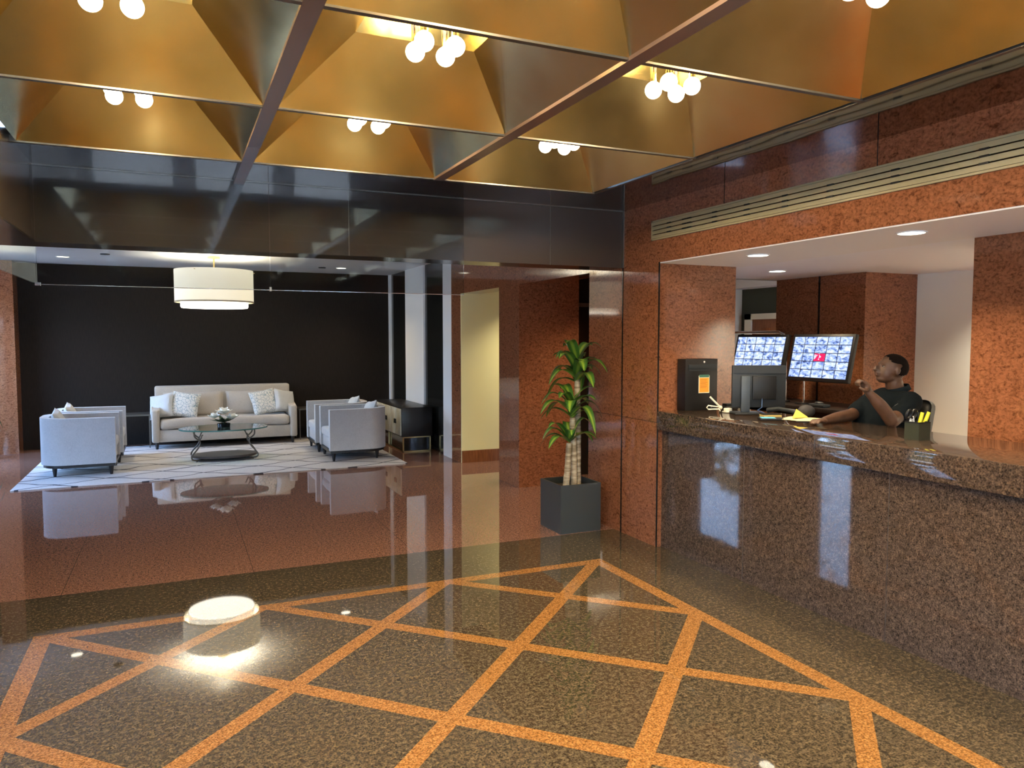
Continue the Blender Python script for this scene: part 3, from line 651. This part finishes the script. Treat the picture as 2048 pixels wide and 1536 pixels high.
def pillow(x, y, z, w, h, th, rz, tilt, roll, m_, lab, grp='pillows on the sofa'):
    Mx = Matrix.Rotation(math.radians(rz), 4, 'Z') @ Matrix.Rotation(math.radians(90-tilt), 4, 'X') @ Matrix.Rotation(math.radians(roll), 4, 'Z')
    o = B().cushion(w, h, th, M_=Mx, pinch=.07, seed=x).obj('throw_pillow', m_); o.location = (x, y, z); tag(o, lab, 'pillow', grp)
pillow(.13, 13.16, .685, .42, .42, .13, -8, 22, -8, M_FLOR, 'patterned square pillow on the left half of the sofa')
pillow(1.34, 13.16, .69, .42, .42, .13, 8, 22, 10, M_FLOR, 'patterned square pillow on the right half of the sofa')
pillow(-.22, 13.22, .67, .40, .40, .14, -35, 20, 12, M_LBLUE, 'plain pale pillow in the left corner of the sofa')
pillow(1.68, 13.22, .69, .40, .40, .14, 35, 20, -12, M_LBLUE, 'plain pale pillow in the right corner of the sofa')

# coffee table
t = thing('coffee_table', 'oval glass coffee table with curled dark metal legs', 'table', (.62, 11.58, 0))
ell = lambda a, c, n=64: [(a*math.cos(2*PI*k/n), c*math.sin(2*PI*k/n)) for k in range(n)]
gp = B().prism(ell(.60, .43), .455, .472).obj('glass_top', M_TGLS, t); 
b = B(); pts = ell(.602, .432); 
for k in range(64): b.poly([(*pts[k], .454), (*pts[(k+1) % 64], .454), (*pts[(k+1) % 64], .473), (*pts[k], .473)])
b.obj('glass_edge', M_TEDGE, gp)
B().prism(ell(.45, .30), .06, .09, .008).obj('lower_shelf', mat('brown_shelf', (.09, .07, .06), .35), t)
for sx in (-1, 1):
    for sy in (-1, 1):
        prof = [(.40, .455), (.40, .36), (.36, .34), (.335, .30), (.33, .36), (.30, .385)] if False else None
        x = lambda r: sx*r
        pts = [(x(.40), sy*.19, .455), (x(.40), sy*.19, .38), (x(.37), sy*.18, .34), (x(.335), sy*.17, .31), (x(.33), sy*.17, .26), (x(.36), sy*.18, .20), (x(.41), sy*.20, .14), (x(.44), sy*.21, .09), (x(.43), sy*.21, .055), (x(.385), sy*.19, .04), (x(.33), sy*.17, .045)]
        cv = [Vector(p) for p in pts]; fine = []
        for i_ in range(len(cv)-1):
            p0, p1, p2, p3 = cv[max(i_-1, 0)], cv[i_], cv[i_+1], cv[min(i_+2, len(cv)-1)]
            for k in range(4):
                s = k/4; fine.append(.5*((2*p1)+(-p0+p2)*s+(2*p0-5*p1+4*p2-p3)*s*s+(-p0+3*p1-3*p2+p3)*s**3))
        fine.append(cv[-1]); B().tube(fine, .011).obj('leg', M_STEEL, t)
        B().tube([(x(.335), sy*.17, .31), (x(.315), sy*.165, .345), (x(.30), sy*.16, .385), (x(.285), sy*.16, .39)], .009).obj('scroll', M_STEEL, t)
        B().cyl(x(.375), sy*.19, .014, .045, .010).obj('foot', M_STEEL, t)
# magnolia arrangement
t = thing('flower_arrangement', 'white magnolia blooms with dark leaves in a low black bowl on the glass table', 'flowers', (.62, 11.6, .473))
B().lathe([(.0, .0), (.085, 0), (.09, .055), (.08, .055), (.075, .01), (0, .01)], seg=32).obj('bowl', M_BLACKP, t)
M_PET = mat('white_petal', (.92, .91, .84), .6); M_LEAF = mat('magnolia_leaf', (.035, .065, .03), .4)
def petal(b, c, yaw, pitch, L_, w):
    n = 6; rows = []
    for i_ in range(n+1):
        s = i_/n; wd = w*math.sin(PI*min(1, s*.9+.08))**.6; r = L_*s; z = r*math.sin(pitch)+.25*L_*s*s; h_ = r*math.cos(pitch)
        row = [b.b.verts.new(Vector(c)+Matrix.Rotation(yaw, 3, 'Z') @ Vector((h_, k*wd, z+.3*abs(k)*wd))) for k in (-.5, 0, .5)]; rows.append(row)
    for a, d in zip(rows, rows[1:]):
        for k in range(2): b.b.faces.new((a[k], a[k+1], d[k+1], d[k]))
for c, s in (((.0, -.06, .19), 1.0), ((-.13, -.10, .14), .8), ((.11, -.08, .12), .85)):
    b = B()
    for k in range(6): petal(b, c, k*PI/3+s, .25, .125*s, .10*s)
    for k in range(4): petal(b, c, k*PI/2+.4, .9, .095*s, .08*s)
    b.obj('bloom', M_PET, t)
b = B()
for k in range(16): petal(b, (0, 0, .06+.04*random.random()), k*2*PI/16+random.uniform(-.2, .2), random.uniform(-.25, .3), random.uniform(.13, .21), .055)
b.obj('leaves', M_LEAF, t)
b = B()
for k in range(5): b.tube([(0, 0, .02), (.04*math.cos(k*1.3), .04*math.sin(k*1.3), .09), (.07*math.cos(k*1.3), .06*math.sin(k*1.3), .12)], .004)
b.obj('stems', M_LEAF, t)

# side tables
for x, y, lab, w in ((-.64, 13.42, 'thin framed metal side table left of the sofa', .25), (2.12, 13.42, 'thin framed metal side table right of the sofa, behind the armchairs', .20)):
    t = thing('side_table', lab, 'side table', (x, y, 0), 0, 'side tables flanking the sofa'); b = B().box(-w, -.22, .525, w, .22, .55); b.obj('table_top', M_STEEL, t)
    for sx in (-1, 1):
        for sy in (-1, 1): B().box(sx*w-.014 if sx > 0 else -w, sy*.22-(.014 if sy > 0 else 0), .0145, sx*w if sx > 0 else -w+.014, sy*.22+(0 if sy > 0 else .014), .53).obj('leg', M_STEEL, t)

# sideboard
t = thing('sideboard', 'black sideboard with pale doors and open gold metal base against the wall', 'sideboard', (3.13, 11.15, 0))
LS = 1.72
B().box(0.01, 0, .24, .50, LS, .69, .004).obj('cabinet_body', M_DWOOD, t)
M_DOOR = mat('cream_lacquer', fn=lambda n: {'Base Color': n.ramp(n.noise(3, 3, .6, n.coord('Object')), (.35, (.62, .56, .38)), (.65, (.80, .78, .68))), 'Roughness': .3})
for k in range(6):
    y0 = .02+k*(LS-.04)/6; d_ = B().box(-.008, y0+.003, .26, .012, y0+(LS-.04)/6-.003, .67, .003).obj('door', M_DOOR, t)
    yh = y0+.035 if k % 2 else y0+(LS-.04)/6-.035
    B().box(-.022, yh-.018, .43, -.008, yh+.018, .50, .003).obj('handle', M_BLACK, d_)
b = B(); q = .02
for y in (.02, LS/2, LS-.04):
    b.box(.03, y, 0, .03+q, y+q, .24); b.box(.46, y, 0, .46+q, y+q, .24); b.box(.03, y, 0, .48, y+q, q); b.box(.03, y, .22, .48, y+q, .24)
b.box(.03, .02, 0, .05, LS-.02, q); b.box(.46, .02, 0, .48, LS-.02, q); b.obj('base_frame', M_GOLD, t)
B().box(.055, .045, .02, .455, LS-.045, .22).obj('base_dark_fill', M_BLACKP, t)  # black block added to stand for the dark inside of the open base
# left planter at frame edge
def leafstrip(b, base, yaw, L_, w, rise, droop, n=9, tw=0.0):
    rows = []; R_ = Matrix.Rotation(yaw, 3, 'Z')
    for i_ in range(n+1):
        s = i_/n; h_ = L_*(s - .18*s*s*droop); z = rise*math.sin(min(1, s*1.15)*PI*.5) - droop*L_*.75*s**2.4
        wd = w*(math.sin(PI*min(1, .12+s*.88)))**.55*(1 if s < .98 else .2)
        row = []
        for k in (-1, 0, 1):
            p = R_ @ Vector((h_, k*wd/2, z+abs(k)*wd*.18)); row.append(b.b.verts.new(Vector(base)+p))
        rows.append(row)
    for i_, (a, d) in enumerate(zip(rows, rows[1:])):
        for k in range(2):
            f = b.b.faces.new((a[k], a[k+1], d[k+1], d[k]))
            uu = [(i_/n, k/2), (i_/n, (k+1)/2), ((i_+1)/n, (k+1)/2), ((i_+1)/n, k/2)]
            for l, u in zip(f.loops, uu): l[b.uv].uv = u
def leaf_fn(n):
    u = n.coord('UV'); s2 = n.new('ShaderNodeSeparateXYZ'); n.l.new(u, s2.inputs[0]); c = n.m('ABSOLUTE', n.m('SUBTRACT', s2.outputs[1], .5))
    col = n.ramp(c, (.0, (.28, .42, .05)), (.13, (.20, .34, .04)), (.2, (.06, .17, .025)), (.5, (.035, .12, .02))); return {'Base Color': col, 'Roughness': .35}
M_CORN = mat('corn_leaf', fn=leaf_fn, coat=.2); M_CORND = mat('green_leaf', (.02, .09, .05), .4)
t = thing('potted_palm', 'blue green leafy plant cut by the left edge of the photo, before the stone pier', 'plant', (-2.62, 13.0, 0))
B().lathe([(0, 0), (.13, 0), (.17, .32), (.15, .32), (.14, .28), (0, .28)], seg=32).obj('pot', M_BLACKP, t)
b = B()
for k in range(22): leafstrip(b, (0, 0, .3), k*2.4, random.uniform(.25, .42), .035, random.uniform(.2, .6), random.uniform(.6, 1.6))
b.obj('foliage', M_CORND, t)

# pendant drum lamp
t = thing('drum_pendant', 'large two tier white fabric drum pendant hanging over the coffee table', 'pendant lamp', (.54, 11.65, HA))
B().lathe([(0, 0), (.09, 0), (.09, -.03), (.02, -.03), (0, -.03)], seg=32).obj('canopy', M_GOLD, t)
B().cyl(0, 0, -.30, -.02, .012).obj('stem', M_GOLD, t)
def shade(n): 
    g_ = n.new('ShaderNodeNewGeometry'); return {'Base Color': (.62, .58, .50, 1)}
M_SH1 = mat('upper_shade_fabric', (.60, .57, .50), .8, emit=(1, .82, .48), es=.20); M_SH2 = mat('lower_shade_fabric', (.75, .74, .68), .8, emit=(1, .88, .58), es=.30); M_SH3 = mat('inner_shade_fabric', (.8, .8, .78), .8, emit=(1, .92, .74), es=.8)
R1 = .53
B().lathe([(R1, -.20), (R1, -.655), (R1-.008, -.655), (R1-.008, -.20)], seg=72, close=True).obj('outer_shade', M_SH2, t)
B().lathe([(R1+.003, -.64), (R1+.003, -.66), (R1-.01, -.66), (R1-.01, -.64)], seg=72, close=True).obj('shade_rim', mat('tan_binding', (.45, .38, .26), .7), t)
B().lathe([(.455, -.56), (.455, -.72), (.447, -.72), (.447, -.56)], seg=72, close=True).obj('inner_shade', M_SH3, t)
B().cyl(0, 0, -.735, -.725, .445, seg=72).obj('diffuser', mat('lamp_diffuser', (.8, .8, .8), .6, emit=(1, .93, .78), es=2.2), t)
b = B()
for a in range(3): b.tube([(0, 0, -.28), (.55*math.cos(a*2*PI/3), .55*math.sin(a*2*PI/3), -.22)], .005)
b.obj('spider', M_GOLD, t)
light('pendant_bulb', 'POINT', (.54, 11.65, HA-.36), 40, (1, .86, .62), shadow_soft_size=.06)

# ------------------------------------------------------------------ corn plant by the wall
t = thing('potted_corn_plant', 'tall striped leaf corn plant with bare canes in a square dark grey planter', 'plant', (3.31, 6.08, 0))
b = B(); q = .205; b.box(-q, -q, 0, q, q, .03); th = .015
b.box(-q, -q, .03, -q+th, q, .44); b.box(q-th, -q, .03, q, q, .44); b.box(-q+th, -q, .03, q-th, -q+th, .44); b.box(-q+th, q-th, .03, q-th, q, .44)
b.obj('planter', mat('slate_planter', (.030, .034, .030), .35), t)
B().box(-q+th, -q+th, .3, q-th, q-th, .38).obj('soil', mat('soil', (.03, .02, .012), .9), t)
M_CANE = mat('cane_bark', fn=lambda n: {'Base Color': n.ramp(n.noise(5, 3, .6, n.mapping(n.coord('Object'), (1, 1, 9))), (.4, (.20, .15, .08)), (.6, (.46, .38, .25))), 'Roughness': .7})
canes = [((-.10, -.10), (-.06, -.09), .80, .85), ((.0, -.08), (-.01, -.06), 1.03, 1.08), ((.07, -.02), (.06, -.02), 1.38, 1.45)]
heads = [((-.06, -.09, .80), 9, .40, .26, [2.6, 3.0, 3.5, 5.5, 0.2, 1.2, 4.3, 3.3, -.3]), ((-.02, -.05, 1.02), 15, .46, .30, None), ((.05, -.02, 1.33), 22, .46, .42, None)]
for (x0, y0), (x1, y1), z, _ in canes:
    pts = [(x0+(x1-x0)*s, y0+(y1-y0)*s+.004*math.sin(s*9), .36+(z-.36)*s) for s in [k/10 for k in range(11)]]
    B().tube(pts, [.030-.004*(k/10)+(.0025 if k % 2 else 0) for k in range(11)], 12).obj('cane', M_CANE, t)
for (bx, by, bz), n_, L_, rise, yaws in heads:
    b = B()
    for k in range(n_):
        yaw = yaws[k] if yaws else k*2.39996+random.uniform(-.2, .2)
        s = k/n_; dz = (.0 + .24*s) if n_ > 10 else .05*s
        ln = L_*random.uniform(.75, 1.0)*(1-.42*s)
        cx = math.cos(yaw)*ln+bx+3.31                                     # keep the leaves off the wall
        if cx > 3.60: ln = max(.14, (3.60-3.31-bx)/max(.2, math.cos(yaw))*.95)
        leafstrip(b, (bx, by, bz+dz*(rise/.42)), yaw, ln, random.uniform(.085, .115), random.uniform(.10, .20)*(1+.2*s), random.uniform(.5, 1.15)*(1-.6*s))
    o = b.obj('foliage', M_CORN, t); md = o.modifiers.new('sub', 'SUBSURF'); md.levels = md.render_levels = 1
# ------------------------------------------------------------------ PERSON seated behind the counter
M_SKIN = mat('brown_skin', fn=lambda n: {'Base Color': n.ramp(n.noise(14, 3, .5, n.coord('Object')), (.35, (.066, .031, .017)), (.65, (.096, .046, .026))), 'Roughness': .5})
M_SHIRT = mat('navy_polo_fabric', (.005, .008, .011), .95, ior=1.2)
fh = Vector((fw.x, fw.y, 0)).normalized(); UPV = Vector((0, 0, 1)); LT = -rt    # LT: toward the left of the photo
def limb(b, pts, rs, seg=14):
    P = [Vector(p) for p in pts]; fine = []; fr = []
    for i in range(len(P)-1):
        p0, p1, p2, p3 = P[max(i-1, 0)], P[i], P[i+1], P[min(i+2, len(P)-1)]
        for k in range(6):
            s = k/6; fine.append(.5*((2*p1)+(-p0+p2)*s+(2*p0-5*p1+4*p2-p3)*s*s+(-p0+3*p1-3*p2+p3)*s**3)); fr.append(rs[i]+(rs[i+1]-rs[i])*(s*s*(3-2*s)))
    fine.append(P[-1]); fr.append(rs[-1]); b.tube(fine, fr, seg); b.ball(fine[0], fr[0], 2); b.ball(fine[-1], fr[-1], 2)
def remesh(o, vox, it=3):
    md = o.modifiers.new('skin', 'REMESH'); md.mode = 'VOXEL'; md.voxel_size = vox; md.use_smooth_shade = True
    if it: m2 = o.modifiers.new('soft', 'SMOOTH'); m2.factor = .5; m2.iterations = it
per = thing('person', 'seated person in dark polo shirt behind the counter, hand raised to chin, looking left', 'person', (0, 0, 0))
neckb = at(1792, 790, 5.47); shN = at(1822, 806, 5.31); shF = at(1742, 804, 5.62); elN = at(1784, 847, 5.14); wrN = at(1738, 786, 5.10)
elF = at(1703, 838, 5.45); wrF = at(1652, 829, 5.26); chest = at(1768, 822, 5.5); belly = at(1757, 868, 5.52); pelv = at(1762, 930, 5.60)
elN.z = max(elN.z, 1.185); elF.z = 1.20; wrF.z = 1.182
b = B()
limb(b, [pelv, belly, chest, neckb], [.16, .165, .15, .07]); limb(b, [shF, chest+UPV*.03, shN], [.06, .11, .06])
hc = at(1783, 738, 5.44); f = (LT*.96+UPV*.26).normalized(); u = (UPV*.97-LT*.24).normalized(); sd = -fh
HM = Matrix((f, sd, u)).transposed()
def hp(a, s_, c): return hc + f*a + sd*s_ + u*c
limb(b, [neckb, hp(-.045, 0, -.09)], [.066, .060])
b.ball(hp(-.010, 0, .015), 1, 3, (.100, .076, .092), M_=HM)            # cranium
b.ball(hp(.030, 0, -.035), 1, 3, (.062, .060, .078), M_=HM)            # face
b.ball(hp(.050, 0, -.088), 1, 3, (.036, .040, .026), M_=HM)            # chin
b.ball(hp(.010, 0, -.070), 1, 3, (.055, .056, .034), M_=HM)            # jaw
b.ball(hp(.075, 0, .020), 1, 3, (.020, .050, .014), M_=HM)             # brow
b.tube([hp(.082, 0, .012), hp(.112, 0, -.020), hp(.120, 0, -.030), hp(.090, 0, -.040)], [.010, .014, .016, .014], 10)   # nose
for s_ in (-1, 1):
    b.ball(hp(.096, s_*.014, -.032), .010, 2); b.ball(hp(.058, s_*.036, -.018), .017, 2)
    b.ball(hp(-.012, s_*.078, -.012), 1, 2, (.018, .008, .031), M_=HM)
b.ball(hp(.094, 0, -.053), 1, 2, (.018, .028, .010), M_=HM); b.ball(hp(.090, 0, -.069), 1, 2, (.017, .025, .010), M_=HM)
limb(b, [shN, elN+UPV*.0, ], [.058, .046]); limb(b, [elN, (elN+wrN)/2+LT*-.008, wrN], [.046, .044, .028])
limb(b, [shF, elF], [.056, .044]); limb(b, [elF, (elF+wrF)/2, wrF], [.044, .040, .027])
# near hand: loosely closed, knuckles up, turned toward the chin
ax = (wrN-elN).normalized(); ax = (ax*.8+UPV*.45+LT*.1).normalized(); side = ax.cross(sd).normalized()
if side.dot(LT) < 0: side = -side
palm = wrN+ax*.05
b.ball(wrN+ax*.022, 1, 2, (.030, .026, .034), M_=Matrix((side, sd, ax)).transposed()); b.ball(palm, 1, 3, (.028, .040, .042), M_=Matrix((side, sd, ax)).transposed())
for k, ln in enumerate((.90, 1.0, .95, .80)):
    base = palm + sd*(.030-.020*k) + ax*.034 + side*.004
    p1 = base+(ax*.028+side*.014)*ln; p2 = p1+(side*.026-ax*.004)*ln; p3 = p2+(-ax*.020+side*.002)*ln
    b.tube([base-ax*.012, base, p1, p2, p3], [.0095, .0100, .0095, .0085, .0075], 10); b.ball(p3, .0075, 2); b.ball(p1, .0100, 2)
th0 = palm+side*.014+sd*.034-ax*.018
b.tube([th0, th0+side*.022+ax*.018+sd*.006, th0+side*.036+ax*.040], [.014, .0115, .0095], 10); b.ball(th0+side*.036+ax*.040, .0095, 2)
# far hand: flat on the papers, fingers forward and slightly curled
a2 = (wrF-elF); a2.z = 0; a2.normalize(); s2 = a2.cross(UPV).normalized(); pf = wrF+a2*.05-UPV*.004
b.ball(pf, 1, 3, (.044, .038, .017), M_=Matrix((a2, s2, UPV)).transposed()); b.ball(wrF+a2*.015, .025, 2)
for k, ln in enumerate((.85, 1.0, .95, .75)):
    base = pf+a2*.036+s2*(.028-.019*k); p1 = base+a2*.032*ln+UPV*.006; p2 = p1+a2*.024*ln-UPV*.008; p3 = p2+a2*.016*ln-UPV*.010
    b.tube([base-a2*.01, base, p1, p2, p3], [.0095, .0095, .009, .008, .007], 10); b.ball(p3, .007, 2)
for q in (1,): b.tube([pf-a2*.012+s2*.034, pf+a2*.018+s2*.052, pf+a2*.040+s2*.056-UPV*.006], [.013, .011, .009], 10)
# legs under the counter
dirl = Vector((-.25, .97, 0)).normalized()
for s_ in (-1, 1):
    hip = pelv+Vector((.97, .25, 0))*s_*.09-UPV*.03; kn = hip+dirl*.42; kn.z = hip.z-.02; an = kn+Vector((0, .02, -.42))
    limb(b, [hip, kn, an], [.085, .060, .042]); limb(b, [an, an+dirl*.16-UPV*.03], [.045, .035])
body = b.obj('body', M_SKIN, per); remesh(body, .0062, 2)
# hair: close cropped cap
b = B(); v0 = len(b.b.verts); b.ball(hp(-.013, 0, .019), 1, 4, (.104, .080, .094), M_=HM)
kill = []
for v_ in b.b.verts:
    d = v_.co-hc; a, c = d.dot(f), d.dot(u)
    if c < .035+.35*max(0, a-.02) and a > -.02 or c < -.055-.3*a or (a > .068): kill.append(v_)
bmesh.ops.delete(b.b, geom=kill, context='VERTS')
hr = b.obj('hair', mat('black_cropped_hair', (.006, .004, .0035), .95, ior=1.2), per); md = hr.modifiers.new('s', 'SOLIDIFY'); md.thickness = .005; md.offset = -1
for s_ in (-1, 1):
    e = B().ball(hp(.074, s_*.031, .000), .0085, 2).obj('eye', mat('eye_white', (.20, .17, .14), .4), per)
    B().ball(hp(.0815, s_*.032, .0005), .0042, 2).obj('iris', M_BLACKP, e)
B().ball(hp(.104, 0, -.061), 1, 2, (.006, .019, .0018), M_=HM).obj('mouth_line', mat('dark_lip', (.05, .02, .015), .5), per)
# shirt
b = B(); limb(b, [pelv, belly, chest, neckb-UPV*.02], [.185, .195, .175, .085]); limb(b, [shF+UPV*.004, chest+UPV*.045, shN+UPV*.004], [.078, .130, .078])
mN = shN.lerp(elN, .62); mF = shF.lerp(elF, .78); limb(b, [shN, mN], [.078, .066]); limb(b, [shF, mF], [.074, .062])
sh_ = b.obj('polo_shirt', M_SHIRT, per); remesh(sh_, .010, 3)
tx = bpy.data.textures.new('folds', 'CLOUDS'); tx.noise_scale = .12; dm = sh_.modifiers.new('folds', 'DISPLACE'); dm.texture = tx; dm.strength = .022; dm.mid_level = .5
# collar and chest mark
b = B(); cc = neckb+UPV*.028-f*.0
ring = []
for k in range(25):
    a = 2*PI*k/25+.15; r1, r2 = .074, .098; d = (LT*math.cos(a)+sd*math.sin(a)); dz = -.022*math.cos(a)
    ring.append((b.b.verts.new(cc+d*r1+UPV*(.030+dz)), b.b.verts.new(cc+d*(r1+.008)+UPV*(.034+dz)), b.b.verts.new(cc+d*r2+UPV*(-.006+dz*1.3))))
for k in range(25):
    A, C_ = ring[k], ring[(k+1) % 25]
    for q in range(2): b.b.faces.new((A[q], A[q+1], C_[q+1], C_[q]))
co = b.obj('collar', mat('collar_fabric', (.008, .014, .020), .9, ior=1.2), per); md = co.modifiers.new('s', 'SOLIDIFY'); md.thickness = .004
b = B(); mk = at(1786, 806, 5.22)
for k in range(5):
    p = mk+rt*(k*.010)-UPV*(.005*k)+fh*.0; b.box(-.0035, -.001, -.004-.003*(k % 2), .0035, .001, .004, M_=Matrix.Translation(p) @ Matrix.Rotation(-YAW, 4, 'Z'))
em = b.obj('chest_emblem', mat('pale_thread', (.55, .55, .52), .7), per); md = em.modifiers.new('w', 'SHRINKWRAP'); md.target = sh_; md.offset = .003; md.wrap_mode = 'ABOVE_SURFACE'
b = B()
for s_ in (-1, 1):
    hip = pelv+Vector((.97, .25, 0))*s_*.09-UPV*.03; kn = hip+dirl*.42; kn.z = hip.z-.02; an = kn+Vector((0, .02, -.34)); limb(b, [hip, kn, an], [.105, .075, .062])
limb(b, [pelv+UPV*.02, pelv-UPV*.03], [.17, .15])
tr_ = b.obj('trousers', M_DWOOD, per); remesh(tr_, .014, 2)
# swivel chair
cp = pelv.copy(); bkd = Vector((.45, -.89, 0)).normalized(); bkd = (-LT*.75+fh*.45).normalized()
t = thing('office_chair', 'black swivel office chair behind the counter under the seated person', 'chair', (cp.x, cp.y, 0))
B().box(-.25, -.25, cp.z-.27, .25, .25, cp.z-.19, .03, 3).obj('seat', M_BLACK, t)
B().cyl(0, 0, .08, cp.z-.26, .03).obj('gas_column', M_STEEL, t)
for k in range(5): a = k*2*PI/5; B().tube([(0, 0, .10), (.28*math.cos(a), .28*math.sin(a), .06)], [.025, .016]).ball((.28*math.cos(a), .28*math.sin(a), .03), .03, 2).obj('base_leg', M_BLACK, t)
bc = at(1822, 842, 5.62)-Vector((cp.x, cp.y, 0)); bx = bkd.cross(UPV).normalized(); bc -= rt*.10; BM = Matrix.Translation(bc) @ Matrix((bx, bkd, UPV)).transposed().to_4x4() @ Matrix.Rotation(math.radians(-14), 4, 'X')
b = B(); b.box(-.25, -.03, -.26, .25, .03, .17, .055, 4, M_=BM); b.obj('backrest', M_BLACK, t)
B().tube([bc-UPV*.2, bc-UPV*.33-bkd*.05, Vector((0, 0, cp.z-.25))+bkd*.1], .02).obj('back_support', M_BLACK, t)
